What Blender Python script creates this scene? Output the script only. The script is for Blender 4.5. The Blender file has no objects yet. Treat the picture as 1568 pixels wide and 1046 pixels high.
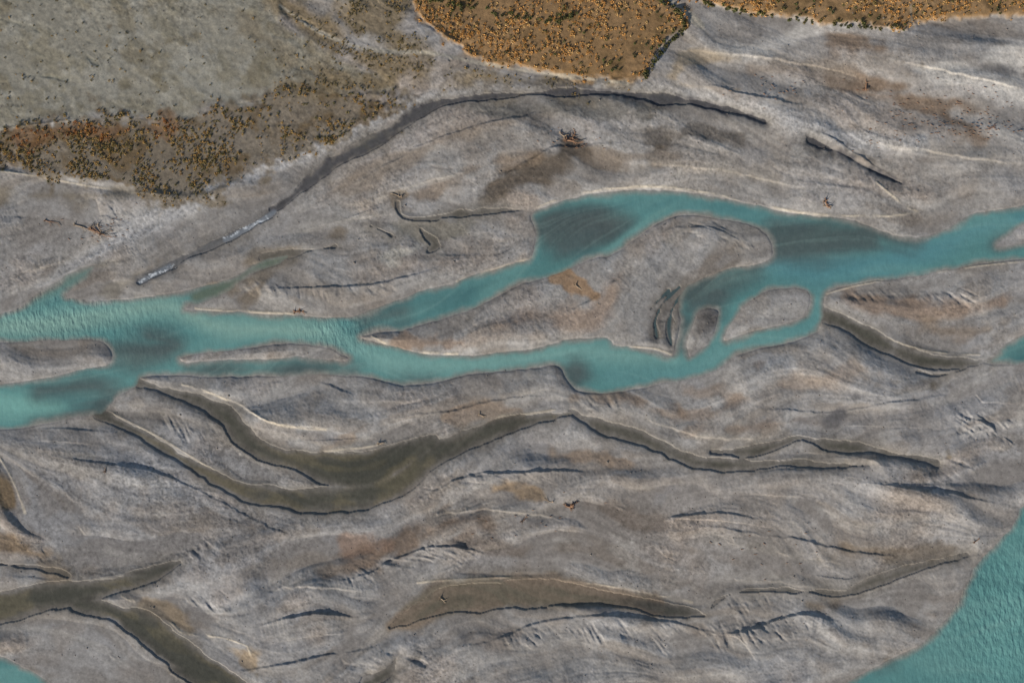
import bpy, math, random
import numpy as np
from mathutils import Vector
rng=np.random.default_rng(7); random.seed(7)
S=0.3
f32=np.float32
# ------------------------------------------------------------------ grid
STEP=1.2
def axis(a,b,n=42,g=1.17):
    core=np.arange(a,b+STEP,STEP)
    d=STEP*g**np.arange(1,n+1); off=np.cumsum(d)
    return np.concatenate([core[0]-off[::-1],core,core[-1]+off])
X=axis(-60,1630); Y=axis(-60,1110)
NX,NY=len(X),len(Y)
XX,YY=np.meshgrid(X,Y); XX=XX.astype(f32); YY=YY.astype(f32)
BIG=60.0
def ss(a,b,x):
    t=np.clip((x-a)/(b-a),0,1); return t*t*(3-2*t)
def path(pts,closed=False,sp=6.0):
    P=np.array(pts,float); n=len(P)
    out=[]
    def g(i): return P[i%n] if closed else P[min(max(i,0),n-1)]
    def tan(i):
        a,b,c=g(i-1),g(i),g(i+1); m=(c-a)/2
        l=np.hypot(*m[:2]); l1=np.hypot(*(b-a)[:2]); l2=np.hypot(*(c-b)[:2])
        lim=min(x for x in (l1,l2) if x>0) if (l1>0 or l2>0) else 0
        return m*(min(1,lim/l) if l>0 else 0)
    for i in range(n if closed else n-1):
        a,b=g(i),g(i+1); ma,mb=tan(i),tan(i+1)
        k=int(min(14,max(1,np.hypot(*(b-a)[:2])/sp)))
        for j in range(k):
            t=j/k; t2=t*t;t3=t2*t
            out.append((2*t3-3*t2+1)*a+(t3-2*t2+t)*ma+(-2*t3+3*t2)*b+(t3-t2)*mb)
    if not closed: out.append(P[-1])
    return np.array(out)
CTRL=[]
def addctrl(Q):
    if Q[-1,0]<Q[0,0]: Q=Q[::-1]
    for i in range(0,len(Q)-1,2):
        d=Q[i+1,:2]-Q[i,:2]; l=np.hypot(*d)
        if l>0: CTRL.append((Q[i,0],Q[i,1],d[0]/l,d[1]/l))
def crop(x0,y0,x1,y1,m):
    return (np.searchsorted(X,min(x0,x1)-m),np.searchsorted(X,max(x0,x1)+m),np.searchsorted(Y,min(y0,y1)-m),np.searchsorted(Y,max(y0,y1)+m))
def seg(D,x0,y0,w0,x1,y1,w1):
    i0,i1,j0,j1=crop(x0,y0,x1,y1,BIG+max(w0,w1))
    if i1<=i0 or j1<=j0: return
    x=XX[j0:j1,i0:i1]-f32(x0); y=YY[j0:j1,i0:i1]-f32(y0)
    dx,dy=f32(x1-x0),f32(y1-y0); L=dx*dx+dy*dy+1e-6
    t=np.clip((x*dx+y*dy)/L,0,1)
    d=np.hypot(x-t*dx,y-t*dy)-(w0+(w1-w0)*t)
    v=D[j0:j1,i0:i1]; np.minimum(v,d,out=v)
def stroke(pts,w=None,flow=True):
    if w is not None: pts=[(a[0],a[1],w) for a in pts]
    Q=path(pts); D=np.full((NY,NX),BIG,f32)
    if flow: addctrl(Q)
    for a,b in zip(Q[:-1],Q[1:]): seg(D,a[0],a[1],max(a[2],0.5)/2,b[0],b[1],max(b[2],.5)/2)
    return D
def strokes(L,w=None,flow=True):
    D=np.full((NY,NX),BIG,f32)
    for s in L: D=np.minimum(D,stroke(s,w,flow))
    return D
def bank(L,high,flow=True):
    D=np.full((NY,NX),BIG,f32); SG=np.zeros((NY,NX),f32); A=np.zeros((NY,NX),f32)
    for pts in L:
        Q=path(pts)
        if flow: addctrl(Q)
        n=len(Q)
        for k in range(n-1):
            a,b=Q[k],Q[k+1]
            e0=min(1,4*k/n,4*(n-1-k)/n)
            i0,i1,j0,j1=crop(a[0],a[1],b[0],b[1],BIG)
            x=XX[j0:j1,i0:i1]-f32(a[0]); y=YY[j0:j1,i0:i1]-f32(a[1]); dx,dy=b[0]-a[0],b[1]-a[1]
            t=np.clip((x*dx+y*dy)/(dx*dx+dy*dy+1e-6),0,1); d=np.hypot(x-t*dx,y-t*dy); c=np.sign(dx*y-dy*x)
            m=d<D[j0:j1,i0:i1]
            D[j0:j1,i0:i1][m]=d[m]; SG[j0:j1,i0:i1][m]=c[m]; A[j0:j1,i0:i1][m]=a[2]*e0
    return D*SG*(1 if high=='S' else -1),A
def poly(pts,flow=False):
    Q=path(pts,True); D=np.full((NY,NX),BIG,f32); ins=np.zeros((NY,NX),bool)
    n=len(Q)
    for k in range(n):
        a=Q[k];b=Q[(k+1)%n]
        seg(D,a[0],a[1],0,b[0],b[1],0)
        if flow and 0<a[0]<1568 and 0<a[1]<1046 and k%2==0:
            d=b-a;l=np.hypot(*d)
            if l>0:
                d=d/l*(1 if d[0]>0 else -1); CTRL.append((a[0],a[1],d[0],d[1]))
        ya,yb=(a[1],b[1])
        if ya==yb: continue
        j0=np.searchsorted(Y,min(ya,yb));j1=np.searchsorted(Y,max(ya,yb))
        for j in range(j0,j1):
            xi=a[0]+(Y[j]-ya)/(yb-ya)*(b[0]-a[0]); ins[j,:np.searchsorted(X,xi)]^=True
    return np.where(ins,-D,D)
def gnoise(sig,seed,beta=None):
    r=np.random.default_rng(seed).standard_normal((NY,NX))
    F=np.fft.rfft2(r); fy=np.fft.fftfreq(NY)[:,None]; fx=np.fft.rfftfreq(NX)[None,:]
    f2=fx*fx+fy*fy; s=sig/STEP
    if beta is None: H=np.exp(-2*(math.pi*s)**2*f2)
    else: H=(f2+(1/(s*12))**2)**(-beta/2)
    H[0,0]=0
    o=np.fft.irfft2(F*H,s=(NY,NX)); o/=o.std(); return o.astype(f32)

# ------------------------------------------------------------------ WATER tracing
outer=poly([(-500,470),(-150,486),(0,480),(30,470),(60,446),(95,425),(122,410),(146,406),(138,424),(115,440),(104,456),(160,461),(215,457),(265,448),(320,437),(360,422),(398,402),(440,392),(425,404),(395,414),(372,430),(345,450),(305,466),(285,473),(330,477),(400,481),(450,483),(500,487),(535,487),(560,477),(600,463),(650,446),(700,431),(750,413),(790,402),(814,394),(820,362),(814,326),(850,312),(900,298),(950,292),(1000,291),(1050,295),(1100,303),(1150,315),(1200,325),(1245,331),(1300,336),(1335,350),(1375,362),(1420,361),(1455,347),(1490,328),(1568,316),(1700,300),(2000,280),
 (2000,400),(1700,390),(1568,398),(1500,406),(1440,415),(1380,425),(1330,432),(1290,440),(1266,450),(1260,468),(1262,485),(1250,508),(1215,523),(1170,533),(1130,545),(1105,562),(1070,578),(1020,588),(970,597),(920,602),(885,600),(868,582),(855,560),(820,562),(760,568),(700,577),(660,588),(620,590),(585,583),(555,577),(500,574),(440,577),(380,577),(320,577),(260,575),(215,577),(205,592),(175,610),(155,632),(100,642),(50,652),(0,658),(-150,665),(-500,690)],True)
isl=[
[(552,516),(600,508),(650,496),(700,480),(750,462),(800,437),(850,418),(900,400),(940,388),(980,362),(1010,342),(1050,332),(1100,335),(1150,345),(1178,365),(1183,393),(1160,406),(1120,412),(1080,425),(1050,442),(1038,465),(1043,490),(1035,520),(1030,545),(1000,535),(960,531),(938,530),(930,518),(880,518),(850,525),(800,535),(750,541),(700,544),(650,543),(610,535),(580,525)],
[(1068,480),(1085,472),(1101,478),(1096,502),(1083,527),(1063,542),(1056,547),(1052,530),(1060,505)],
[(1108,522),(1120,495),(1140,468),(1170,448),(1210,442),(1236,446),(1241,462),(1232,483),(1200,496),(1160,505),(1130,513)],
[(-400,520),(0,525),(60,521),(120,519),(158,525),(172,545),(165,560),(120,568),(60,580),(0,588),(-400,600)],
[(275,549),(300,541),(330,537),(400,531),(460,527),(505,534),(533,549),(520,553),(460,547),(400,550),(330,553),(285,556)],
[(1528,376),(1550,360),(1568,346),(1700,335),(1700,368),(1568,373)]]
W1=outer
for p in isl: W1=np.maximum(W1,-poly(p,True))
W1=np.minimum(W1,poly([(1900,500),(1700,700),(1568,775),(1555,800),(1530,830),(1500,860),(1478,895),(1460,930),(1440,955),(1410,985),(1370,1005),(1330,1025),(1295,1046),(1200,1110),(1100,1300),(1900,1300)]))
W1=np.minimum(W1,poly([(-300,900),(0,1005),(30,1018),(62,1036),(90,1060),(110,1200),(-300,1300)]))
W1=np.minimum(W1,stroke([(1508,556,6),(1530,550,18),(1550,540,36),(1600,525,48),(1750,500,50)]))
brownS=[
[(150,634,8),(200,657,14),(260,692,18),(320,727,22),(370,751,26),(430,764,36),(490,766,38),(560,757,46),(615,735,46),(650,704,38),(700,680,26),(760,657,22),(820,642,16),(875,634,12)],
[(205,583,8),(250,598,10),(300,612,16),(345,636,22),(368,664,28),(405,692,30),(450,704,34),(500,716,50),(560,722,66),(610,705,50),(660,682,26)],
[(875,632,14),(900,645,24),(930,655,26),(975,668,24),(1020,690,22),(1060,706,24),(1110,712,26),(1150,713,14),(1200,709,8),(1260,714,5),(1330,712,3)],
[(1090,692,12),(1130,692,16),(1170,688,12),(1205,676,8),(1222,670,7),(1270,681,11),(1330,690,10),(1390,700,8),(1435,709,4)],
[(1262,484,24),(1300,500,26),(1340,520,28),(1390,543,28),(1440,556,26),(1490,556,18),(1530,548,16)],
[(-200,960,60),(0,930,54),(60,915,42),(130,906,32),(190,893,26),(235,880,20),(275,862,4)],
[(120,925,22),(170,938,30),(215,955,44),(255,985,50),(300,1020,50),(345,1050,56),(400,1120,60)],
[(598,960,4),(625,945,20),(660,928,36),(700,914,46),(780,910,44),(860,915,38),(940,920,22),(990,926,18),(1030,936,16),(1080,942,8)],
[(1085,935,3),(1110,912,6),(1160,903,4),(1230,905,4),(1290,908,6),(1330,893,14),(1380,878,16),(1430,862,8),(1480,849,3)],
[(404,395,10),(440,388,12),(480,383,9),(512,378,8)],
[(1405,570,12),(1430,575,10),(1460,570,8),(1500,557,6)],
[(418,322,13),(445,303,17),(470,282,17),(505,255,16),(550,229,14),(600,200,13),(635,176,11),(680,158,8),(740,149,7),(800,145,6),(880,142,5),(960,145,5),(1030,154,8),(1100,165,8),(1170,186,3)],
[(1240,215,1),(1290,236,3),(1320,254,6),(1350,268,6),(1380,281,3)],
[(215,430,10),(250,412,10),(290,392,10),(340,368,10),(385,346,11),(420,325,12)],
[(609,312,7),(612,328,9),(630,336,6),(680,332,5),(740,325,5),(800,322,5)],
[(645,352,4),(655,362,8),(668,376,7),(655,385,3)],
[(568,346,6),(582,352,7),(600,360,4)],
[(-30,860,4),(30,866,8),(80,872,8),(105,880,3)],
[(560,1046,30),(590,1030,14),(612,1000,6)],
[(1050,446,8),(1030,472,6),(1024,500,5),(1028,528,2)],
[(1040,440,8),(1014,466,6),(1003,492,5),(1006,516,2)],
[(1024,446,6),(996,474,5),(986,500,2)],
]
W2=strokes(brownS)
W2a=strokes(brownS[:2]+brownS[5:7],flow=False)
dark7=strokes(brownS[11:13],flow=False)
fing=strokes(brownS[19:],flow=False)
creekd=stroke(brownS[13],flow=False)
pool6=stroke([(600,958,10),(640,935,44),(700,910,54),(780,905,50),(860,912,46),(940,918,30),(1000,924,26)],flow=False)

# ------------------------------------------------------------------ levees / scarps / flow lines
lev=[
[(822,318),(850,307),(900,294),(950,288),(1000,286),(1050,290),(1100,298),(1150,310),(1200,321),(1245,328),(1300,331),(1360,331),(1405,325)],
[(165,629),(200,646),(240,666),(290,696),(340,727),(372,739)],
[(280,588),(330,604),(380,627),(420,647),(470,655),(500,657)],
[(-80,258),(0,263),(60,271),(130,284),(200,294),(290,303)],
[(188,911),(225,929),(260,950),(280,968),(340,975),(380,987),(384,1002)],
[(640,891),(700,886),(780,883),(850,887),(930,896),(1000,909),(1060,922)],
[(450,480),(400,478),(330,474),(300,472)],
[(755,638),(800,634),(850,627)],
[(1345,515),(1370,522),(1400,533),(1450,541),(1500,543)],
[(931,517),(938,529),(1000,533),(1028,542)],
[(1265,450),(1300,440),(1340,431),(1420,418),(1500,407),(1568,400)],
[(570,515),(600,530),(630,538),(700,542)],
[(1405,325),(1380,312),(1340,280)],
[(500,690),(560,684),(590,678)],
[(0,700),(15,725),(28,755),(38,785)],
[(815,395),(770,408),(700,432)],
]
levD=strokes(lev,1.6)
pale=strokes([[(60,440,8),(100,420,12),(150,385,20),(200,355,26),(270,322,30),(340,290,30),(410,260,30),(470,232,28),(530,205,26),(590,178,22),(640,158,16),(700,143,12),(780,135,10),(870,133,12),(960,135,14),(1060,148,14),(1150,165,16),(1220,190,16),(1300,215,22),(1400,225,20)]])
SH=[
[(395,955,2),(440,943,3),(500,938,3),(545,945,2)],
[(690,990,1.5),(760,975,2),(830,952,3),(870,946,3),(960,942,3.2),(1030,950,3.5),(1080,964,3.5),(1120,978,2)],
[(1090,972,2.5),(1150,962,3),(1200,946,3),(1245,941,2.5),(1290,955,1)],
[(510,890,1.5),(560,878,2.5),(610,852,2.5),(660,836,2.5),(720,838,2.5),(770,858,1)],
[(380,598,1),(430,585,2),(480,582,2.5),(545,605,1.5)],
[(395,442,1.5),(480,441,2),(560,437,2),(640,420,2),(700,398,1)],
[(1110,728,2),(1160,722,2.5),(1240,718,2.5),(1315,722,2)],
[(1400,880,1.5),(1430,866,2),(1490,848,2),(1525,833,1)],
[(620,780,1.5),(680,742,2.4),(740,724,2.5),(800,722,3),(850,720,3),(910,724,1.5)],
[(1470,640,1.5),(1520,652,3),(1568,690,3)],
[(1190,668,1.5),(1222,667,2.5),(1300,677,2),(1420,700,1.5)],
[(110,985,1),(160,995,2.5),(195,1014,2)],
[(0,878,1),(60,885,2),(110,888,2.4),(180,878,2.4),(270,866,1.5)],
[(1040,800,1),(1130,812,1.5),(1250,830,1.5),(1350,850,1.5),(1430,840,1)],
[(930,770,1),(1000,790,1.5),(1100,785,1.5),(1200,800,1)],
[(1130,620,1),(1250,632,1.5),(1350,620,1.5),(1480,600,1)],
[(590,640,1),(680,630,1.8),(760,610,1.5),(840,605,1)],
[(30,660,1),(100,655,1.5),(160,660,1.5)],
[(740,285,1),(800,250,1.6),(860,225,1.5),(960,220,1)],
[(480,320,1),(560,268,1.5),(650,222,1.6),(760,185,1.5),(870,170,1)],
[(1220,190,1.5),(1280,215,2.5),(1330,250,3),(1400,290,1.5)],
[(1060,130,1),(1150,148,2),(1230,160,1)],
[(1450,600,1),(1510,585,2),(1568,566,2)],
[(1300,740,1),(1400,745,1.5),(1530,770,1.5)],
[(290,1040,1),(400,1020,2),(520,1000,2),(590,985,1.5)],
[(700,470,1),(760,450,1.5),(840,425,1.2)],
[(20,690,1),(120,700,1.2),(260,730,1.5),(380,790,1.5),(470,830,1)],
[(0,340,1),(70,325,1.5),(150,330,1.5),(210,345,1)],
[(1000,365,1),(1040,350,1.4),(1100,352,1.4),(1150,378,1)],
[(860,480,1),(900,462,1.5),(935,435,1.5),(960,410,1)]]
NH=[
[(600,900,1),(640,892,2),(700,887,2.5),(780,884,2.5),(850,888,2),(930,897,2),(1000,909,2),(1070,925,1.5)],
[(280,590,1.5),(330,605,2.5),(380,628,2.5),(430,650,2),(540,655,1)],
[(400,905,1),(470,895,1.5),(560,905,1)],
[(420,700,1),(500,693,1.5),(590,680,1.5),(660,668,1)],
[(1070,892,1),(1130,886,1.5),(1200,894,2),(1300,902,2),(1390,860,1)],
[(960,625,1),(1050,665,1.5),(1150,672,1.5),(1215,662,1.5)],
[(530,330,1),(620,290,1.2),(720,262,1.2)],
[(960,255,1),(1100,262,1.2),(1230,290,1.2)],
[(1050,820,1),(1160,840,1.2),(1300,870,1)],
[(640,790,1),(760,780,1.4),(870,800,1)],
[(20,420,1),(110,395,1.2),(180,350,1.2)],
[(430,360,1),(520,340,1.5),(600,325,1)],
[(1310,215,1),(1420,235,1.5),(1568,255,1.5)],
[(1000,75,1),(1200,95,1.5),(1330,125,1)],
[(1350,90,1),(1480,120,1.5),(1568,140,1)]]
SD,SA=bank(SH,'S'); ND,NA=bank(NH,'N')
for s in [[(0,700),(200,760),(400,830),(560,820)],[(0,800),(200,850),(400,870),(600,830)],[(300,1046),(500,1000),(620,900)],
 [(700,1000),(900,980),(1100,1010),(1300,1020)],[(900,700),(1100,760),(1300,800),(1500,800)],[(600,860),(800,820),(1000,830),(1300,870)],
 [(1100,620),(1300,640),(1568,620)],[(1300,740),(1568,760)],[(1480,600),(1568,575)],[(430,380),(600,300),(760,220),(900,180),(1100,200),(1300,290)],
 [(560,330),(700,280),(850,230),(1000,240),(1200,280)],[(0,340),(120,330),(200,330)],[(0,400),(120,370)],
 [(1050,60),(1250,90),(1568,150)],[(1100,130),(1300,180),(1568,230)],[(1300,90),(1568,100)],[(400,0),(520,70),(700,110),(980,128)],
 [(0,0),(100,60),(250,100),(420,150)],[(0,150),(200,140),(400,150)],[(240,20),(420,60),(560,130)],[(400,500),(540,510)],
 [(700,460),(900,400)],[(1300,250),(1568,300)],[(1150,560),(1300,540),(1400,560)],[(650,620),(800,590)],[(400,610),(600,620),(700,640)],
 [(950,480),(1000,420),(1080,370),(1150,350)],[(980,510),(1010,460),(1060,410)]]:
    addctrl(path([(a,b,1) for a,b in s],sp=10))

# ------------------------------------------------------------------ flow field + LIC
C=np.array(CTRL); gx=X[::12]; gy=Y[::12]
GX,GY=np.meshgrid(gx,gy); vx=np.zeros(GX.shape);vy=np.zeros(GX.shape)
for c in C:
    w=((GX-c[0])**2+(GY-c[1])**2+20**2)**-1.6
    vx+=w*c[2];vy+=w*c[3]
l=np.hypot(vx,vy)+1e-12; vx/=l;vy/=l
def up(A):
    jy=np.interp(Y,gy,np.arange(len(gy))); ix=np.interp(X,gx,np.arange(len(gx)))
    j0=np.clip(jy.astype(int),0,len(gy)-2); i0=np.clip(ix.astype(int),0,len(gx)-2)
    fy=(jy-j0)[:,None]; fx=(ix-i0)[None,:]
    a=A[j0][:,i0];b=A[j0][:,i0+1];c=A[j0+1][:,i0];d=A[j0+1][:,i0+1]
    return ((a*(1-fx)+b*fx)*(1-fy)+(c*(1-fx)+d*fx)*fy).astype(f32)
VX=up(vx);VY=up(vy); ln=np.hypot(VX,VY)+1e-6; VX/=ln;VY/=ln
wob=gnoise(32,77)*0.28; cw,sw=np.cos(wob),np.sin(wob)
VX,VY=VX*cw-VY*sw,VX*sw+VY*cw
def lic(noises,vx,vy,n,step=1.4):
    acc=[z.copy() for z in noises]
    J,I=np.meshgrid(np.arange(NY,dtype=f32),np.arange(NX,dtype=f32),indexing='ij')
    vx=np.ascontiguousarray(vx).ravel(); vy=np.ascontiguousarray(vy).ravel()
    for sgn in (1,-1):
        x=I.copy();y=J.copy()
        for k in range(n):
            xi=np.clip(x+.5,0,NX-1).astype(np.int32);yi=np.clip(y+.5,0,NY-1).astype(np.int32)
            idx=yi*NX+xi
            x+=sgn*step*vx[idx]; y+=sgn*step*vy[idx]
            w=1-k/n
            for a,z in zip(acc,noises): a+=w*z.ravel()[idx]
    return [((a-a.mean())/a.std()).astype(f32) for a in acc]
Lf,Lm,Lc,Ld,Le=lic([gnoise(1.4,1),gnoise(4.2,2),gnoise(12.5,3),gnoise(7.5,33),gnoise(24,34)],VX,VY,54,1.7)
G1,G2=lic([gnoise(1.5,4),gnoise(2.6,5)],-VY*0.75+VX*0.65,VX*0.75+VY*0.65,15,1.4)
fb=gnoise(8,10,2.3); fb2=gnoise(8,11,2.0); fb3=gnoise(6,12,2.0); fb4=gnoise(10,19,2.6)
white=gnoise(0.8,13); n3=gnoise(3,14); n2_=gnoise(1.7,18); big=gnoise(45,15); big2=gnoise(60,16)
def zdist(F):
    gy_,gx_=np.gradient(F,STEP); g=np.hypot(gx_,gy_)+1e-6
    al_=np.abs(gx_*VX+gy_*VY)/g
    return F/np.maximum(g,0.012), ss(0.45,0.15,al_)

# ------------------------------------------------------------------ terraces
T1=poly([(560,-300),(600,-80),(625,-20),(636,10),(655,38),(690,60),(730,88),(800,104),(870,116),(930,123),(982,125),(990,108),(1005,84),(1028,60),(1048,44),(1040,18),(1012,0),(990,-60),(960,-300)])
T2=poly([(1020,-300),(1040,-20),(1075,2),(1110,12),(1170,22),(1230,32),(1300,41),(1375,44),(1400,36),(1470,30),(1568,25),(1700,30),(1900,-300)])
T3=poly([(-200,200),(0,195),(60,190),(130,181),(200,178),(260,180),(330,165),(420,150),(500,138),(560,146),(625,162),(606,182),(550,208),(490,230),(430,250),(380,270),(325,292),(285,300),(220,290),(150,283),(80,270),(0,261),(-200,260)])
T4=strokes([[(410,-40,20),(450,20,40),(520,70,50),(600,100,50),(700,115,34),(820,124,20),(950,130,8)],[(560,40,60),(640,80,40)],[(560,-30,110),(600,20,70)],[(430,130,20),(560,130,50)]],flow=False)
FL=poly([(-400,-300),(420,-300),(430,10),(500,70),(580,110),(600,140),(540,150),(420,155),(330,170),(260,186),(130,186),(0,200),(-400,205)])

# ------------------------------------------------------------------ HEIGHT (px units)
W=np.minimum(W1,W2)
edge=Lm*0.7+n3*0.4+fb*1.0
W1n=W1+edge*0.8; W2n=W2+Lm*0.8+n3*0.3+fb*1.6+Ld*1.6
Wn=np.minimum(W1n,W2n)
out=np.clip(Wn,0,None)
W1o=np.clip(W1n,0,None)
land=1-np.exp(-out/16)
h=0.10*ss(0,2.2,out)+0.35*ss(0,2,W1o)+1.6*land+1.2*(1-np.exp(-W1o/30))
h-=np.where(W1n<0,1.3*(1-np.exp(np.minimum(W1n,0)/12))+0.06,0)
h-=np.where((W2n<0)&(W1n>=0),0.9*(1-np.exp(np.minimum(W2n,0)/14))+0.05,0)
veg=ss(6,-6,np.minimum(np.minimum(FL,T1),np.minimum(T2,T3)))
rel=land*(1-veg*0.85)
Q1=Ld*0.45+Lc*0.7+big*0.6
Q2=Ld*0.35-Lc*0.8+big2*0.7
z1,m1=zdist(Q1); z2,m2=zdist(Q2-0.25); z3,m3=zdist(Q2+0.9)
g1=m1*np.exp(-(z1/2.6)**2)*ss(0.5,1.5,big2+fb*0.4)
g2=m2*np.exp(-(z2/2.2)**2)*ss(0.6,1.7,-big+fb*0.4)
scarp=ss(-2.2,2.2,z3)*np.exp(-np.clip(z3,0,60)/30)*ss(0.0,1.2,big+fb*0.3)*m3
relief=1.25*np.clip(Lc,-2.2,2.2)+0.48*Ld+0.10*Lm+0.35*fb+0.45*fb4
low=ss(300,650,YY)
amp=1.05+0.40*low
h+=rel*amp*(relief+2.6*np.clip(Le,-2,2)*0.8+0.06*Lf+0.02*white-0.3*g1-0.25*g2+0.6*scarp)
def bk(D,A,dec,j=1.0):
    d=D+edge*j; return A*ss(-1.8,1.8,d)*np.exp(-np.clip(d,0,60)/dec)*ss(58,40,np.abs(d))
h+=(bk(SD,SA,28)+bk(ND,NA,28))*np.maximum(land,0)*1.2
rib=strokes([[(180,880,14),(260,850,30),(320,840,20)],[(520,885,10),(600,862,24),(700,850,26),(760,860,10)],
 [(760,985,10),(820,975,20),(900,965,36),(980,960,40),(1080,975,44),(1180,965,34),(1250,955,14)],[(70,850,24),(120,830,24)],
 [(280,930,30),(340,920,24)],[(1060,350,24),(1120,360,34),(1150,375,20)],[(1000,480,20),(1020,505,36),(1025,530,20)],
 [(870,612,14),(900,618,20),(940,612,14)],[(1420,700,20),(1500,720,30)],[(250,640,20),(310,670,30)],[(1480,650,30),(1560,670,30)],
 [(60,310,20),(130,320,24),(200,330,14)],[(1330,890,20),(1420,880,24)],[(1060,910,20),(1140,920,26),(1200,915,14)],[(540,1020,20),(640,1000,30)],[(1290,455,10),(1400,450,14),(1500,455,14)],[(320,650,14),(380,720,14)],[(350,440,8),(480,450,12),(600,440,8)],[(640,760,14),(740,735,16),(850,735,10)],[(1420,560,10),(1460,580,24)]],flow=False)
rm=ss(9,-10,rib+fb3*5+n3*2)
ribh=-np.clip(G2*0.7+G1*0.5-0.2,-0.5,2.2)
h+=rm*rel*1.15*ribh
h+=(0.7*ss(2.2,-0.8,levD+edge*0.3))*ss(0,2,W+1.5)*ss(-1.2,0.3,fb+Lf*0.4)
h+=0.9*ss(8,-6,pale+fb*3)
tn=n3*1.0+fb2*3
h+=3.6*ss(3.5,-3.5,T1+tn)+3.6*ss(3,-3,T2+tn)+1.6*ss(12,-10,T3+tn)+1.0*ss(8,-8,FL+tn)+0.7*ss(8,-8,T4+tn)
old=strokes([[(0,30,2),(60,45,5),(130,62,5),(180,90,3)],[(60,40,2),(110,70,5),(150,100,3)],[(420,0,4),(470,35,6),(540,72,6),(620,80,5),(690,95,3)],[(0,120,2),(60,118,3),(120,125,2)]],flow=False)
h-=0.7*ss(2,-2,old+fb*3+n3)*ss(-.6,.6,fb3)
h+=veg*0.14*n3+0.04*white*ss(0,4,W)
rough=np.clip(0.7*ss(10,-8,pale+fb*4)+0.9*np.exp(-(((XX-290)/190)**2+((YY-750)/75)**2))+0.5*ss(0.2,1.2,big)+0.3*ss(-.5,1.5,Lc),0,1)*ss(2,6,W)
h+=rough*(0.07*n3+0.07*n2_+0.05*white)
far=ss(2500,5500,np.hypot(XX-784,YY-523)); h=h*(1-far)+2.0*far
h=np.where(Wn>0,np.maximum(h,0.05+0.05*ss(0,3,out)),np.minimum(h,-0.05))

# ------------------------------------------------------------------ COLOUR
def lin(c):
    c=np.array(c)/255.0; return np.where(c<=0.04045,c/12.92,((c+0.055)/1.055)**2.4)
K=np.array([0.94,0.93,0.94])
def alb(r,g,b): return (lin((r,g,b))/K).astype(f32)
col=np.empty((NY,NX,3),f32); col[:]=alb(140,136,133)
def paint(m,c):
    m=np.clip(m,0,1)[...,None]; global col
    col=col*(1-m)+alb(*c)*m
def blob(x,y,rx,ry): return np.exp(-(((XX-x)/rx)**2+((YY-y)/ry)**2))
paint(blob(200,780,420,200)*0.75,(127,126,128))
paint(blob(1300,150,330,110)*0.8,(165,157,150))
paint(blob(1000,240,400,90)*0.5,(152,145,138))
paint(blob(1100,800,450,130)*0.5,(147,138,131))
paint(blob(1450,640,200,120)*0.6,(150,147,147))
paint(ss(0.0,-2.2,relief+fb2*0.5)*0.5,(110,102,95))
paint(ss(0.4,2.2,relief-fb3*0.3)*0.5,(163,160,158))
paint(ss(0.6,2.0,fb4+Lc*0.5)*0.4,(120,108,97))
paint(ss(0.6,2.0,-fb4+Lc*0.5)*0.35,(150,148,149))
paint(ss(0.8,2.1,Ld-0.4*Lc+fb2*0.5)*0.42,(112,100,88))
paint(ss(0.8,2.2,Lm*0.7+fb3*0.7)*0.3,(106,102,99))
paint(ss(0.8,2.0,-Lm*0.7+fb2*0.6)*0.3,(170,164,157))
paint(ss(0.8,2.2,big*0.7+Lc*0.7+fb*0.3)*0.35,(141,123,107))
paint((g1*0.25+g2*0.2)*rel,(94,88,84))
bsoft=Lm*2.5+fb*6+Ld*3+fb4*2
def patch(L,c,k=0.8,s=9,wn=1.0):
    D=strokes(L,flow=False); paint(ss(s,-s,D+bsoft*wn)*min(1,k*1.02),c)
patch([[(755,305,14),(790,282,34),(835,258,42),(878,232,22)]],(88,78,68),.9,10)
patch([[(480,310,14),(560,270,22),(620,240,22),(700,208,18),(780,188,14),(860,168,10)]],(126,113,100),.65,12)
patch([[(640,305,10),(700,272,18),(760,250,14),(830,238,10)]],(118,102,86),.7,10)
patch([[(930,206,3),(1000,214,6),(1060,204,10),(1130,212,5)]],(92,84,76),.7,5)
patch([[(890,245,4),(960,240,12),(1040,243,4)]],(112,98,84),.6,8)
patch([[(700,160,4),(760,168,16),(900,164,26),(980,168,6)]],(106,102,96),.75,9)
patch([[(760,500,10),(830,485,26),(900,490,34),(930,460,20),(936,430,8)]],(142,120,102),.65,12)
patch([[(860,425,4),(890,438,12),(912,455,4)]],(140,112,84),.8,5)
patch([[(590,520,4),(640,525,10),(710,525,6)]],(138,114,94),.6,6)
patch([[(500,880,10),(550,858,20),(610,832,30),(680,800,32),(750,795,12)]],(106,90,77),.85,11)
patch([[(540,840,18),(590,834,20)]],(134,108,90),.6,8)
patch([[(760,745,4),(800,753,12),(835,765,4)]],(140,118,92),.7,6)
patch([[(650,830,10),(740,830,12),(800,850,8)],[(900,770,14),(960,790,20),(1010,800,10)]],(106,94,84),.65,10)
patch([[(-60,700,40),(0,735,30),(18,770,24)]],(118,98,72),.85,6,.5)
patch([[(-60,820,40),(20,835,40),(60,850,20)],[(60,860,10),(90,880,12)]],(128,106,80),.75,9)
patch([[(220,925,8),(260,945,12),(290,965,10)],[(340,990,10),(375,995,10),(380,1010,10)]],(138,118,92),.7,6)
patch([[(1300,835,16),(1380,850,24),(1450,850,14)],[(1240,925,10),(1280,930,14)]],(116,102,86),.7,9)
patch([[(1375,585,26),(1400,580,30),(1425,588,20)]],(82,74,64),.85,8)
patch([[(1270,640,3),(1310,612,8),(1360,588,8)]],(92,90,92),.75,6)
patch([[(1290,455,14),(1330,470,20),(1400,474,26),(1460,468,26),(1530,462,14)]],(128,107,90),.7,10)
patch([[(1420,500,10),(1480,512,20),(1530,500,20),(1568,490,14)]],(138,121,104),.6,10)
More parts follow.
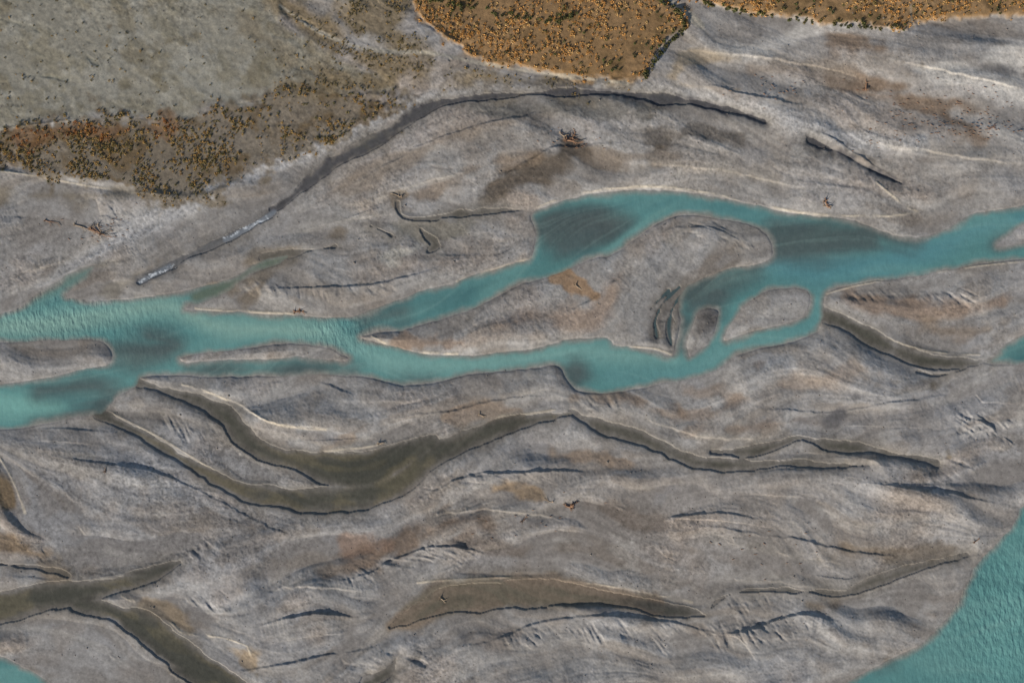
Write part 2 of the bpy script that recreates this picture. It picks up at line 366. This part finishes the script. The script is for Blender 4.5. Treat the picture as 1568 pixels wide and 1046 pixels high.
patch([[(1270,60,6),(1310,70,16),(1380,80,6)],[(1290,120,14),(1330,130,30),(1380,134,12)],[(1330,145,10),(1400,160,22),(1470,185,32),(1500,205,24),(1440,200,10)]],(120,101,84),.85,10)
patch([[(1150,110,10),(1230,105,26),(1290,112,16)],[(1200,150,6),(1260,155,14)]],(128,115,103),.65,10)
patch([[(1370,115,10),(1430,110,24),(1500,125,24),(1568,150,20)],[(1100,80,10),(1180,70,16),(1250,50,10)],[(1460,180,4),(1568,215,16)],[(1500,90,10),(1568,85,14)]],(190,184,177),.75,10)
patch([[(1030,118,12),(1045,95,20),(1080,88,20),(1130,92,8)],[(1030,132,4),(1130,140,6)]],(146,130,108),.7,6,.5)
patch([[(560,350,10),(600,345,24),(660,355,24),(710,345,14)]],(116,111,100),.7,8)
patch([[(640,380,4),(600,392,8),(570,402,3)]],(176,170,160),.7,5)
patch([[(1160,570,6),(1100,630,8),(1000,625,10)],[(1060,660,10),(1150,655,12),(1240,640,10)]],(120,103,89),.6,8)
patch([[(1180,590,10),(1260,580,20),(1340,560,10)],[(1050,600,8),(1150,610,14)]],(140,123,108),.55,10)
patch([[(620,300,4),(605,310,8),(610,330,6)]],(110,92,70),.7,4)
patch([[(850,700,8),(920,700,14),(960,712,6)],[(680,640,6),(740,628,14),(790,640,6)]],(132,113,95),.65,6)
patch([[(470,705,4),(530,672,14),(560,650,6)]],(132,113,94),.5,6)
patch([[(70,430,20),(120,415,20),(180,400,12)],[(170,440,14),(230,420,12)]],(118,110,96),.5,8)
patch([[(40,300,10),(100,300,20),(220,300,10)],[(-40,300,40),(20,290,20)]],(108,97,80),.65,10)
patch([[(330,440,10),(400,430,10),(380,460,8)],[(380,400,8),(450,380,16),(520,360,14)]],(112,98,80),.65,7)
patch([[(1000,525,16),(1005,490,34),(1030,465,26),(1060,440,16)],[(1058,540,8),(1075,500,20),(1085,480,14)]],(84,79,76),.8,12)
patch([[(1110,440,6),(1140,425,14),(1180,415,6)],[(1000,350,8),(1040,340,14),(1160,350,20)]],(104,101,98),.5,8)
patch([[(1060,960,8),(1150,975,14),(1250,960,8)],[(700,985,10),(800,965,14)]],(124,113,104),.5,8)
patch([[(640,1000,12),(600,1010,30),(580,1046,40)]],(106,99,92),.5,10)
patch([[(160,650,10),(230,640,14),(300,650,20),(330,680,20)],[(-40,690,20),(60,690,20),(160,720,14)]],(110,104,98),.5,10)
patch([[(880,605,10),(940,608,14),(1040,620,14)]],(128,108,90),.65,8)
patch([[(380,880,10),(440,862,16),(520,870,12)],[(400,930,8),(480,925,10)]],(120,111,102),.6,9)
patch([[(850,560,4),(862,585,8),(890,605,8)]],(100,94,90),.6,8)
paint(ss(12,-10,pale+fb*4+Lm*2)*0.8,(158,156,156))
paint(ss(2.6,-0.3,levD+edge*0.5)*0.55*ss(-1.2,0.4,fb+Lf*0.4),(200,186,164))  # cream levee lines: sunlit brightness of the bank faces painted into the colour
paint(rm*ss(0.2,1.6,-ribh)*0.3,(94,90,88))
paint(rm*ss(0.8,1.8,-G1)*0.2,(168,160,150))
paint(np.exp(-(np.clip(ND+edge,-9,60)/12)**2)*np.clip(NA,0,1)*ss(-9,-3,ND)*0.2,(172,162,148))  # north-high banks lightened in colour along their sun-facing edge, painted sunlight
# vegetated ground
bare=FL+fb*12
paint(ss(12,-12,bare)*0.92,(133,128,116))
paint(ss(6,-10,FL+10)*ss(-0.4,1.4,fb2+Lc*0.4)*0.6,(120,113,96))
paint(ss(6,-10,FL+10)*ss(0.1,1.5,fb3+Ld*0.5)*0.45,(146,143,135))
paint(ss(6,-10,FL+10)*ss(0.8,1.9,fb+Ld*0.3)*0.6,(106,97,78))
paint(ss(20,-20,stroke([(380,40,30),(430,80,40),(500,120,50),(560,150,30)],flow=False)+fb*14+Ld*5)*0.6,(118,106,86))
paint(ss(3,-2,old+fb*3+n3)*0.45*ss(-.6,.6,fb3),(100,98,86))
paint(ss(16,-18,T4+fb*12+Ld*5)*0.88,(118,103,80))
paint(ss(14,-16,T4+fb*10)*ss(0.1,1.5,Ld+fb3*.5)*0.5,(94,82,62))
paint(ss(14,-12,T3+tn*5+fb3*5)*0.8,(108,96,79))
paint(ss(3,-3,T3+tn*2)*ss(0.0,1.5,fb2)*0.75,(94,76,50))
paint(ss(3,-3,T3+tn*2)*ss(0.3,1.5,fb3)*0.5,(124,110,88))
redD=stroke([(30,215,8),(100,205,20),(180,200,26),(260,195,20)],flow=False)+fb*9+n3*3
paint(ss(10,-10,redD)*0.5,(118,82,50))
paint(ss(7,-5,T1+tn*1.5)*0.93,(134,104,68)); paint(ss(4,-4,T2+tn)*0.93,(142,112,76))
TT=np.minimum(T1,T2)
paint(ss(2,-2,TT+tn)*ss(-0.1,1.3,fb2)*0.7,(98,78,50))
paint(ss(2,-2,TT+tn)*ss(0.2,1.5,fb3)*0.6,(156,122,84))
paint(ss(1.5,-1.5,stroke([(1391,-80),(1392,0),(1393,30),(1398,44)],2.5,False))*0.9,(150,135,115))
paint(ss(3,-1,strokes([[(430,10,2),(480,45,4),(540,72,7),(600,82,6),(660,84,4),(730,98,4),(820,112,3),(960,130,3)],[(1010,-20,8),(1040,15,8),(1060,30,10),(1075,42,8)]],flow=False)+fb)*0.75,(160,152,138))
# wet margins and river beds
paint(ss(22,-2,W2n+fb*4)*0.4,(118,111,103))
paint(ss(9,-7,W2n+fb*2)*0.6,(104,98,90))
paint(ss(1,-12,W2n+fb)*0.75,(86,81,73))
paint(ss(-5,-22,W2n+Lm*2+Ld*2)*0.7,(68,66,58))
paint(ss(1,-8,W2a+bsoft*.5)*ss(-0.3,1.4,Lm+Ld+fb)*0.55,(108,98,76))
paint(ss(1,-8,W2a+bsoft*.5)*ss(0,1.5,-Ld+fb2*.6)*0.5,(64,62,57))
paint(ss(6,-5,pool6+bsoft*0.5)*0.85,(122,107,92)); paint(ss(6,-5,pool6+bsoft*.3)*ss(0,1.5,Lm+fb)*.5,(98,93,80)); paint(ss(4,-8,W2n)*blob(1000,928,60,26)*0.9,(62,60,58))
paint(ss(6,-4,dark7+edge*1.6+Lf*.8+n3)*0.88,(78,76,79)); paint(ss(5,-3,creekd+edge*1.4)*0.7,(98,98,101))
paint(ss(12,0,W1n+fb*3)*0.22*ss(-1,1,fb2+Lm),(122,114,104))
paint(ss(1,-3,W1n)*0.6,(126,126,118))
lum=(1+0.06*white+0.05*n2_+0.035*n3+0.045*Lf+rough*0.06*(white+n2_))[...,None]
col*=np.clip(lum,0.6,1.4)
col=np.clip(col,0.01,0.8)
wet=ss(3,-2,Wn)

# ------------------------------------------------------------------ build ground sheet
def build(name,V,loops,k,smooth):
    me=bpy.data.meshes.new(name); nf=len(loops)//k
    me.vertices.add(len(V)); me.vertices.foreach_set('co',np.ascontiguousarray(V,dtype=f32).ravel())
    me.loops.add(len(loops)); me.loops.foreach_set('vertex_index',loops.astype(np.int32))
    me.polygons.add(nf); me.polygons.foreach_set('loop_start',np.arange(0,nf*k,k,dtype=np.int32))
    me.update(calc_edges=True)
    me.polygons.foreach_set('use_smooth',np.full(nf,smooth))
    ob=bpy.data.objects.new(name,me); bpy.context.collection.objects.link(ob); return ob
def make_grid(name,z,facemask=None):
    V=np.empty((NY*NX,3),f32)
    V[:,0]=((XX-784)*S).ravel(); V[:,1]=((523-YY)*S).ravel(); V[:,2]=(z*S).ravel()
    idx=np.arange(NY*NX,dtype=np.int32).reshape(NY,NX)
    q=np.stack([idx[:-1,:-1],idx[1:,:-1],idx[1:,1:],idx[:-1,1:]],-1)
    q=q[facemask] if facemask is not None else q.reshape(-1,4)
    keep=None
    if facemask is not None:
        keep=np.unique(q); remap=np.zeros(NY*NX,np.int32); remap[keep]=np.arange(len(keep)); q=remap[q]; V=V[keep]
    return build(name,V,q.reshape(-1),4,True),keep
def attr(ob,name,arr):
    if arr.ndim==2 and arr.shape[1]==3:
        a=ob.data.attributes.new(name,'FLOAT_COLOR','POINT'); A=np.ones((len(arr),4),f32);A[:,:3]=arr; a.data.foreach_set('color',A.ravel())
    else:
        a=ob.data.attributes.new(name,'FLOAT','POINT'); a.data.foreach_set('value',arr.astype(f32).ravel())
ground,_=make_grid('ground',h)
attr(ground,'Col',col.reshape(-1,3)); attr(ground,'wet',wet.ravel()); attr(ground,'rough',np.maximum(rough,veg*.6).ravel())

# ------------------------------------------------------------------ water (silt-laden, opaque; shallow margins take the colour of the bed)
wc=np.empty((NY,NX,3),f32)
wc[:]=alb(84,134,132)
def wpaint(m,c):
    global wc
    m=np.clip(m,0,1)[...,None]; wc=wc*(1-m)+alb(*c)*m
def wst(L,c,k,s=18,n=1.0):
    D=strokes(L,flow=False); wpaint(ss(s,-s,D+(Lm*1+Ld*2+Lc*2+fb)*n)*k,c)
wst([[(-100,500,30),(60,497,26),(160,480,26),(260,470,22),(330,500,20),(420,505,24),(500,510,20)]],(130,166,153),.9)
wst([[(-50,622,30),(30,622,30),(90,628,12)]],(116,170,160),.95)
wst([[(500,508,14),(550,535,20),(600,555,30),(680,560,24),(780,552,18),(880,538,24),(960,545,20),(1030,550,16)]],(118,162,154),.9)
wst([[(940,575,20),(1010,575,22),(1070,565,20),(1110,535,18),(1180,520,14),(1245,500,16),(1252,450,14)]],(94,144,143),.75)
wst([[(560,500,14),(640,470,22),(740,440,22),(840,405,18),(900,385,14)]],(62,104,107),.75)
wst([[(860,330,10),(960,315,20),(1060,315,20),(1160,330,20),(1230,345,10)]],(74,122,125),.7)
wst([[(1150,400,20),(1240,410,40),(1340,405,34),(1420,385,34),(1500,350,24),(1568,335,20)]],(80,134,141),.8)
wst([[(740,445,6),(800,420,10),(870,398,10)]],(92,142,136),.6)
wst([[(1540,1000,90),(1560,880,60)]],(94,148,144),.7,30)
wst([[(1480,1030,40),(1500,930,20),(1560,810,10)]],(84,136,133),.5)
wst([[(30,465,10),(80,440,14),(130,415,12)]],(110,122,108),.85)
wst([[(300,455,10),(350,438,14),(400,410,12),(440,392,10)]],(100,105,84),.9,8)
wst([[(1550,540,30),(1600,530,30)]],(52,94,99),.8)
D=strokes([[(830,350,30),(870,355,56),(920,345,50),(960,340,16)],[(1195,360,40),(1260,368,48),(1330,362,32)],[(1180,385,24),(1240,375,30)],[(882,568,24),(880,590,14)],[(160,545,14),(210,545,34),(270,530,14),(230,515,10)],
 [(560,492,8),(620,478,6)],[(60,600,8),(130,592,14),(180,600,16)],[(290,565,16),(420,566,16),(540,566,14)],[(1060,450,34),(1080,440,30),(1120,425,20),(1160,410,10)],[(1050,500,12),(1045,530,6)],[(1095,450,30),(1085,490,6)],
 [(1455,905,4),(1410,975,14),(1350,1010,14)],[(1330,352,14),(1400,366,16)],[(1545,362,10),(1530,372,8)],[(600,590,6),(660,588,8)],[(160,620,10),(110,640,6),(60,650,4)]],flow=False)
shal=ss(24,-14,D+(Lm*1.5+Ld*3+Lc*2+fb*2))
wst([[(850,335,30),(930,345,40)]],(62,76,78),.7,24)
wpaint(shal*0.86,(60,72,74))
wpaint(ss(-0.5,2.2,Ld+.5*Lc)*0.2,(120,162,154)); wpaint(ss(-0.5,2.2,-Ld-.5*Lc)*0.2,(58,98,101))
wpaint(ss(0.5,2.5,Lf+Lm*.5)*0.12,(132,168,160))
g_=wc.mean(-1,keepdims=True); wc=wc*0.88+g_*0.12
t1=(ss(1.5,-11,W1n+fb*1.5)*(1-0.15*shal))[...,None]
wcol=col*(1-t1)+wc*t1
inW1=(W1n<=0.5)[...,None]
t2=(0.03+0.30*ss(0,-18,W2n))[...,None]
brc=col*(1-t2)+alb(76,77,66)*t2
fm_=(ss(2,-1,fing)*ss(0,1,W1n)*.8)[...,None]; brc=brc*(1-fm_)+alb(56,78,82)*fm_
wc=np.where(inW1,wcol,brc)
rif=strokes([[(212,432,4),(235,420,7),(266,409,4)],[(345,367,2),(370,354,5),(410,335,4)]],flow=False)
rmk=ss(2.5,-1.5,rif+Lf*1.6+n2_)*ss(-0.4,0.8,white+Lf*0.6)*.9
blueg=ss(3,-2,strokes([[(345,368,6),(385,348,8),(420,325,6)],[(215,432,6),(260,408,6)]],flow=False))*0.5
wc=wc*(1-blueg[...,None])+alb(124,132,142)*blueg[...,None]
wc=wc*(1-rmk[...,None])+alb(206,210,214)*rmk[...,None]
fm=((W<9)|((h<0.02)&(W<25)))
fm=fm[:-1,:-1]|fm[1:,:-1]|fm[1:,1:]|fm[:-1,1:]
water,keep=make_grid('river_water',np.zeros((NY,NX),f32),fm)
attr(water,'Col',np.clip(wc,0.005,0.8).reshape(-1,3)[keep])
rp=np.maximum(blob(80,490,140,50),np.maximum(blob(1540,950,120,160),blob(520,510,60,30))); attr(water,'rip',rp.ravel()[keep])

# ------------------------------------------------------------------ materials
def newmat(n):
    m=bpy.data.materials.new(n); m.use_nodes=True; nt=m.node_tree; return m,nt,nt.nodes['Principled BSDF'],nt.nodes['Material Output']
def noise(nt,co,scale,detail=3,rough=.6):
    n=nt.nodes.new('ShaderNodeTexNoise'); n.inputs['Scale'].default_value=scale;n.inputs['Detail'].default_value=detail;n.inputs['Roughness'].default_value=rough
    nt.links.new(co,n.inputs['Vector']); return n
def mapr(nt,v,a,b,c,d):
    n=nt.nodes.new('ShaderNodeMapRange'); nt.links.new(v,n.inputs[0])
    for i,x in enumerate((a,b,c,d)): n.inputs[1+i].default_value=x
    return n.outputs[0]
m,nt,P,O=newmat('gravel_and_silt'); L=nt.links
geo=nt.nodes.new('ShaderNodeNewGeometry'); co=geo.outputs['Position']
at=nt.nodes.new('ShaderNodeAttribute'); at.attribute_name='Col'
aw=nt.nodes.new('ShaderNodeAttribute'); aw.attribute_name='wet'
ag=nt.nodes.new('ShaderNodeAttribute'); ag.attribute_name='rough'
n1=noise(nt,co,2.6,5,.8); n2=noise(nt,co,0.35,4,.6)
vm=nt.nodes.new('ShaderNodeMath'); vm.operation='MULTIPLY'
L.new(mapr(nt,n1.outputs[0],.3,.7,.78,1.22),vm.inputs[0]); L.new(mapr(nt,n2.outputs[0],.3,.7,.94,1.06),vm.inputs[1])
mx=nt.nodes.new('ShaderNodeVectorMath'); mx.operation='SCALE'; L.new(at.outputs['Color'],mx.inputs[0]); L.new(vm.outputs[0],mx.inputs['Scale'])
L.new(mx.outputs[0],P.inputs['Base Color'])
L.new(mapr(nt,aw.outputs['Fac'],0,1,.92,.6),P.inputs['Roughness']); P.inputs['Specular IOR Level'].default_value=.25
bp=nt.nodes.new('ShaderNodeBump'); bp.inputs['Distance'].default_value=0.4
L.new(mapr(nt,ag.outputs['Fac'],0,1,.12,.55),bp.inputs['Strength'])
n4=noise(nt,co,2.0,5,.75); L.new(n4.outputs[0],bp.inputs['Height']); L.new(bp.outputs[0],P.inputs['Normal'])
ground.data.materials.append(m)
m,nt,P,O=newmat('glacial_water'); L=nt.links
geo=nt.nodes.new('ShaderNodeNewGeometry'); co=geo.outputs['Position']
at=nt.nodes.new('ShaderNodeAttribute'); at.attribute_name='Col'
ar=nt.nodes.new('ShaderNodeAttribute'); ar.attribute_name='rip'
nn=noise(nt,co,0.3,5,.65)
mx=nt.nodes.new('ShaderNodeVectorMath'); mx.operation='SCALE'; L.new(at.outputs['Color'],mx.inputs[0]); L.new(mapr(nt,nn.outputs[0],.3,.7,.91,1.09),mx.inputs['Scale'])
L.new(mx.outputs[0],P.inputs['Base Color']); P.inputs['Roughness'].default_value=.22; P.inputs['IOR'].default_value=1.33
mp=nt.nodes.new('ShaderNodeMapping'); mp.inputs['Rotation'].default_value=(0,0,.35); mp.inputs['Scale'].default_value=(1,.45,1); L.new(co,mp.inputs[0])
w1=noise(nt,mp.outputs[0],.55,3,.5)
b1=nt.nodes.new('ShaderNodeBump'); b1.inputs['Distance'].default_value=1.0; L.new(mapr(nt,ar.outputs['Fac'],0,1,.12,.9),b1.inputs['Strength']); L.new(w1.outputs[0],b1.inputs['Height'])
w2=noise(nt,co,2.0,3,.6); b2=nt.nodes.new('ShaderNodeBump'); b2.inputs['Distance'].default_value=.15; b2.inputs['Strength'].default_value=.35; L.new(w2.outputs[0],b2.inputs['Height']); L.new(b1.outputs[0],b2.inputs['Normal']); L.new(b2.outputs[0],P.inputs['Normal'])
water.data.materials.append(m)

# ------------------------------------------------------------------ vegetation
def at_(A,x,y):
    return A[np.clip(np.searchsorted(Y,y),0,NY-1),np.clip(np.searchsorted(X,x),0,NX-1)]
def clumps(name,x,y,r,hh,cols,nb,matname):
    n=len(x); z=at_(h,x,y)-0.15
    ang=rng.uniform(0,6.283,(n,nb)); R=r[:,None]*rng.uniform(.55,1.1,(n,nb)); H=hh[:,None]*rng.uniform(.35,1.0,(n,nb))
    bw=r[:,None]*.42; br=r[:,None]*rng.uniform(-.15,.3,(n,nb))
    cx,cy=np.cos(ang),np.sin(ang)
    V=np.empty((n,nb,4,3),f32)
    bx=x[:,None]+cx*br; by=y[:,None]+cy*br
    for k,(a,b,c) in enumerate([(bx-cy*bw*.5,by+cx*bw*.5,0),(x[:,None]+cx*R*.6+cy*bw*.55,y[:,None]+cy*R*.6-cx*bw*.55,.9),(x[:,None]+cx*R,y[:,None]+cy*R,.55),(x[:,None]+cx*R*.55-cy*bw*.5,y[:,None]+cy*R*.55+cx*bw*.5,1.0)]):
        V[:,:,k,0]=(a-784)*S; V[:,:,k,1]=(523-b)*S; V[:,:,k,2]=(z[:,None]+H*c)*S
    C4=np.repeat(cols[:,None,:],nb,1)*rng.uniform(.7,1.3,(n,nb,1)); C4=np.repeat(C4[:,:,None,:],4,2)
    ob=build(name,V.reshape(-1,3),np.arange(n*nb*4),4,False)
    attr(ob,'Col',np.clip(C4.reshape(-1,3),.005,.8).astype(f32))
    m,nt,P,O=newmat(matname); a=nt.nodes.new('ShaderNodeAttribute'); a.attribute_name='Col'
    geo=nt.nodes.new('ShaderNodeNewGeometry'); n1=noise(nt,geo.outputs['Position'],3,2)
    mx=nt.nodes.new('ShaderNodeVectorMath'); mx.operation='SCALE'; nt.links.new(a.outputs['Color'],mx.inputs[0]); nt.links.new(mapr(nt,n1.outputs[0],.3,.7,.75,1.25),mx.inputs['Scale'])
    nt.links.new(mx.outputs[0],P.inputs['Base Color']); P.inputs['Roughness'].default_value=.8; P.inputs['Specular IOR Level'].default_value=.15
    ob.data.materials.append(m); return ob
def scatter(N,box,dens):
    x=rng.uniform(box[0],box[1],N); y=rng.uniform(box[2],box[3],N); d=at_(dens,x,y); k=rng.uniform(0,1,N)<d; return x[k],y[k]
def pick(n,pal,p):
    pal=np.array([alb(*c) for c in pal]); return pal[rng.choice(len(pal),n,p=p)]
d1=ss(7,-5,TT+tn*1.2)*np.clip(0.42+0.36*fb3-0.15*fb2,0.06,1)
x,y=scatter(30000,(-100,1700,-110,135),d1); n=len(x)
clumps('tussock_grass',x,y,rng.uniform(1.3,3.4,n),rng.uniform(1.3,3.6,n),pick(n,[(188,140,82),(168,120,66),(190,154,102),(130,102,62),(100,92,58)],[.34,.28,.15,.14,.09]),11,'tussock_blades')
d3=ss(9,-10,T3+tn*3+fb3*4)*np.clip(0.26+0.28*fb3+0.22*ss(350,0,XX),0.03,1)
x,y=scatter(23000,(-100,660,110,320),d3); n=len(x)
red=ss(10,-10,redD)
c=pick(n,[(154,124,74),(116,102,66),(142,110,64),(92,86,58)],[.3,.3,.2,.2]); rr=(rng.uniform(0,1,n)<at_(red,x,y)*.8)[:,None]; c=np.where(rr,pick(n,[(158,102,56),(136,90,54),(172,128,72)],[.4,.3,.3]),c)
clumps('matagouri_scrub',x,y,rng.uniform(1.0,3.4,n),rng.uniform(1.1,3.4,n),c,10,'scrub_leaves')
d4=np.maximum(ss(12,-14,T4+fb*9+Ld*3)*np.clip(.24+.24*fb3+.14*Ld,0,1),ss(0,-20,FL)*np.clip(0.015+0.07*ss(.4,1.8,fb3)+.03*ss(2,-2,old-4)+.12*ss(300,560,XX)*ss(-.2,1.5,fb2),0,1))
d4=np.maximum(d4,ss(3,-4,T4+12)*np.clip(.28+.3*fb2,0,1))
d4*=ss(0,3,TT)
x,y=scatter(24000,(-100,1000,-110,200),d4); n=len(x)
clumps('low_shrub',x,y,rng.uniform(1.0,2.9,n),rng.uniform(1.0,2.8,n),pick(n,[(118,104,72),(98,88,62),(150,122,76)],[.4,.35,.25]),9,'shrub_leaves')
bx=[];by=[]
for s in [[(1048,46),(1030,62),(1007,86),(992,108),(984,122)],[(1012,2),(1036,18),(1046,42)],[(660,2),(740,20),(850,35),(880,25)],[(1075,5),(1110,14),(1170,24),(1300,42),(1380,44)]]:
    q=path([(a,b,1) for a,b in s],sp=3); k=rng.integers(0,len(q),int(len(q)*1.6)); bx+=list(q[k,0]+rng.normal(0,2.0,len(k)));by+=list(q[k,1]+rng.normal(0,2.0,len(k)))
x2,y2=scatter(2600,(600,1600,-80,120),ss(0,-4,TT)*ss(.3,1.4,fb2)); bx=np.array(bx+list(x2));by=np.array(by+list(y2)); n=len(bx)
clumps('broom_bush',bx,by,rng.uniform(2.0,4.2,n),rng.uniform(2.5,5.2,n),pick(n,[(78,80,46),(98,88,52),(66,66,44)],[.4,.3,.3]),16,'broom_leaves')

# ------------------------------------------------------------------ stones, twigs
def wood_mat(name,c):
    m,nt,P,O=newmat(name); g=nt.nodes.new('ShaderNodeNewGeometry'); n=noise(nt,g.outputs['Position'],4,4)
    r=nt.nodes.new('ShaderNodeValToRGB'); nt.links.new(n.outputs[0],r.inputs[0]); a=alb(*c)
    r.color_ramp.elements[0].position=.3; r.color_ramp.elements[0].color=(*[float(v*.55) for v in a],1); r.color_ramp.elements[1].position=.7; r.color_ramp.elements[1].color=(*[float(v*1.2) for v in a],1)
    nt.links.new(r.outputs[0],P.inputs['Base Color']); P.inputs['Roughness'].default_value=.85; return m
wm=wood_mat('weathered_driftwood',(150,114,88)); wm2=wood_mat('bleached_driftwood',(170,148,124)); sm=wood_mat('river_stone',(122,112,104))
class MB:
    def __init__(s): s.V=[];s.F=[]
    def tube(s,pts,rad,k=7):
        b=len(s.V)
        for i,(p,r) in enumerate(zip(pts,rad)):
            d=(Vector(pts[min(i+1,len(pts)-1)])-Vector(pts[max(i-1,0)])).normalized()
            u=d.cross(Vector((0.1,0.2,1))).normalized(); v=d.cross(u)
            for j in range(k):
                a=6.2832*j/k; s.V.append(tuple(Vector(p)+(u*math.cos(a)+v*math.sin(a))*r*random.uniform(.85,1.15)))
        for i in range(len(pts)-1):
            for j in range(k): s.F.append((b+i*k+j,b+i*k+(j+1)%k,b+(i+1)*k+(j+1)%k,b+(i+1)*k+j))
        s.F.append(tuple(b+j for j in range(k))[::-1]); e=b+(len(pts)-1)*k; s.F.append(tuple(e+j for j in range(k)))
    def done(s,name,mat):
        me=bpy.data.meshes.new(name); me.from_pydata(s.V,[],s.F); me.update(); o=bpy.data.objects.new(name,me); bpy.context.collection.objects.link(o); me.materials.append(mat); return o
def branch(mb,p,ang,L,r,z,el=0,depth=0):
    pts=[];x,y=p
    a=ang; zz=z
    for i in range(5):
        pts.append((x,y,zz)); x+=math.cos(a)*L/4;y+=math.sin(a)*L/4;zz+=el*L/4; a+=random.uniform(-.25,.25)
    mb.tube(pts,[r*(1-.17*i) for i in range(5)])
    if depth<2:
        for i in range(3 if depth==0 else 2):
            q=pts[random.randint(1,4)]; branch(mb,q[:2],ang+random.choice((-1,1))*random.uniform(.4,1.0),L*random.uniform(.3,.55),r*.5,q[2],random.uniform(0,.25),depth+1)
def log(px,py,ang,Lpx,r=0.3,mat=None,root=True,name='driftwood_log'):
    z=float(at_(h,np.array([px]),np.array([py]))[0])*S+r*.8
    x,y=(px-784)*S,(523-py)*S; mb=MB(); a=math.radians(ang)
    branch(mb,(x,y),a,Lpx*S,r,z,.03)
    if root:
        for i in range(9):
            b=a+math.pi+random.uniform(-1.4,1.4); el=random.uniform(-.2,1.1); l=random.uniform(.8,1.7)*r*3.2
            pts=[(x+math.cos(b)*l*t,y+math.sin(b)*l*t,z+el*l*t) for t in (0,.5,1)]
            mb.tube(pts,[r*.8,r*.45,r*.12],5)
    return mb.done(name,mat or wm)
for (px,py,a,Lp,r,mt) in [(868,216,-8,18,.45,wm),(876,212,60,10,.45,wm),(864,210,150,10,.3,wm2),(1262,310,-60,11,.36,wm),(1268,318,170,10,.25,wm2),(873,776,170,12,.42,wm),(878,772,40,8,.35,wm),(452,478,5,14,.3,wm),(458,476,70,7,.3,wm),
   (115,345,-15,40,.22,wm2),(140,352,-25,26,.28,wm),(155,358,140,20,.25,wm),(150,345,-70,15,.25,wm2),(70,338,-20,20,.2,wm),(613,302,150,12,.22,wm2),(1325,136,80,8,.4,wm),(675,916,-30,10,.28,wm2),(882,438,-35,34,.26,wm2),
   (580,679,10,8,.25,wm2),(800,797,40,8,.25,wm),(1490,828,30,7,.25,wm),(165,720,70,4,.25,wm),(845,768,170,14,.18,wm2),(735,635,-20,7,.25,wm2)]:
    log(px,py,a,Lp,r,mt)
mb=MB()
for (cx,cy,sx,sy,n) in [(1430,170,60,18,90),(1480,195,40,10,60),(1190,140,50,12,24),(860,215,30,12,20),(150,350,30,14,26),(810,795,60,20,14),(1170,850,60,20,16),(1360,210,40,12,20)]:
    for i in range(n):
        px=cx+random.gauss(0,sx);py=cy+random.gauss(0,sy)
        if at_(W,np.array([px]),np.array([py]))[0]<3: continue
        z=float(at_(h,np.array([px]),np.array([py]))[0])*S+.1; x,y=(px-784)*S,(523-py)*S; a=random.uniform(-.7,.3); l=random.uniform(.5,1.4)
        mb.tube([(x,y,z),(x+math.cos(a)*l,y+math.sin(a)*l,z+.12)],[random.uniform(.1,.2),.07],5)
mb.done('driftwood_twigs',wm)
mb=MB()
n=0
while n<1300:
    px=random.uniform(-40,1610);py=random.uniform(-20,1080)
    if at_(W,np.array([px]),np.array([py]))[0]<2: continue
    r=random.uniform(.12,.28)*(1.8 if random.random()<.03 else 1); z=float(at_(h,np.array([px]),np.array([py]))[0])*S; x,y=(px-784)*S,(523-py)*S
    mb.tube([(x,y,z-r*.5),(x+.02,y,z+r*.2),(x,y+.02,z+r*.8)],[r,r*1.15,r*.45],6); n+=1
mb.done('river_stones',sm)

# ------------------------------------------------------------------ light, sky, camera
elev=math.radians(23.5); d=Vector((-0.66,-0.75,0)).normalized(); ts=Vector((d.x*math.cos(elev),d.y*math.cos(elev),math.sin(elev)))
sl=bpy.data.lights.new('sun','SUN'); sl.energy=5.0; sl.angle=math.radians(.5); sl.color=(1,.93,.83)
so=bpy.data.objects.new('sun',sl); so.rotation_euler=(-ts).to_track_quat('-Z','Y').to_euler(); so.location=(0,0,200); bpy.context.collection.objects.link(so)
w=bpy.data.worlds.new('World'); bpy.context.scene.world=w; w.use_nodes=True; nt=w.node_tree
sk=nt.nodes.new('ShaderNodeTexSky'); sk.sky_type='NISHITA'; sk.sun_disc=False; sk.sun_elevation=elev; sk.sun_rotation=math.atan2(d.x,d.y)
nt.links.new(sk.outputs[0],nt.nodes['Background'].inputs[0]); nt.nodes['Background'].inputs[1].default_value=.10
cd=bpy.data.cameras.new('camera'); cd.lens=36; cd.sensor_width=36; cd.clip_end=20000; cd.clip_start=1
co_=bpy.data.objects.new('camera',cd); co_.location=(0,0,1568*S); bpy.context.collection.objects.link(co_)
sc=bpy.context.scene; sc.camera=co_
sc.view_settings.view_transform='Standard'; sc.view_settings.look='None'; sc.view_settings.exposure=0
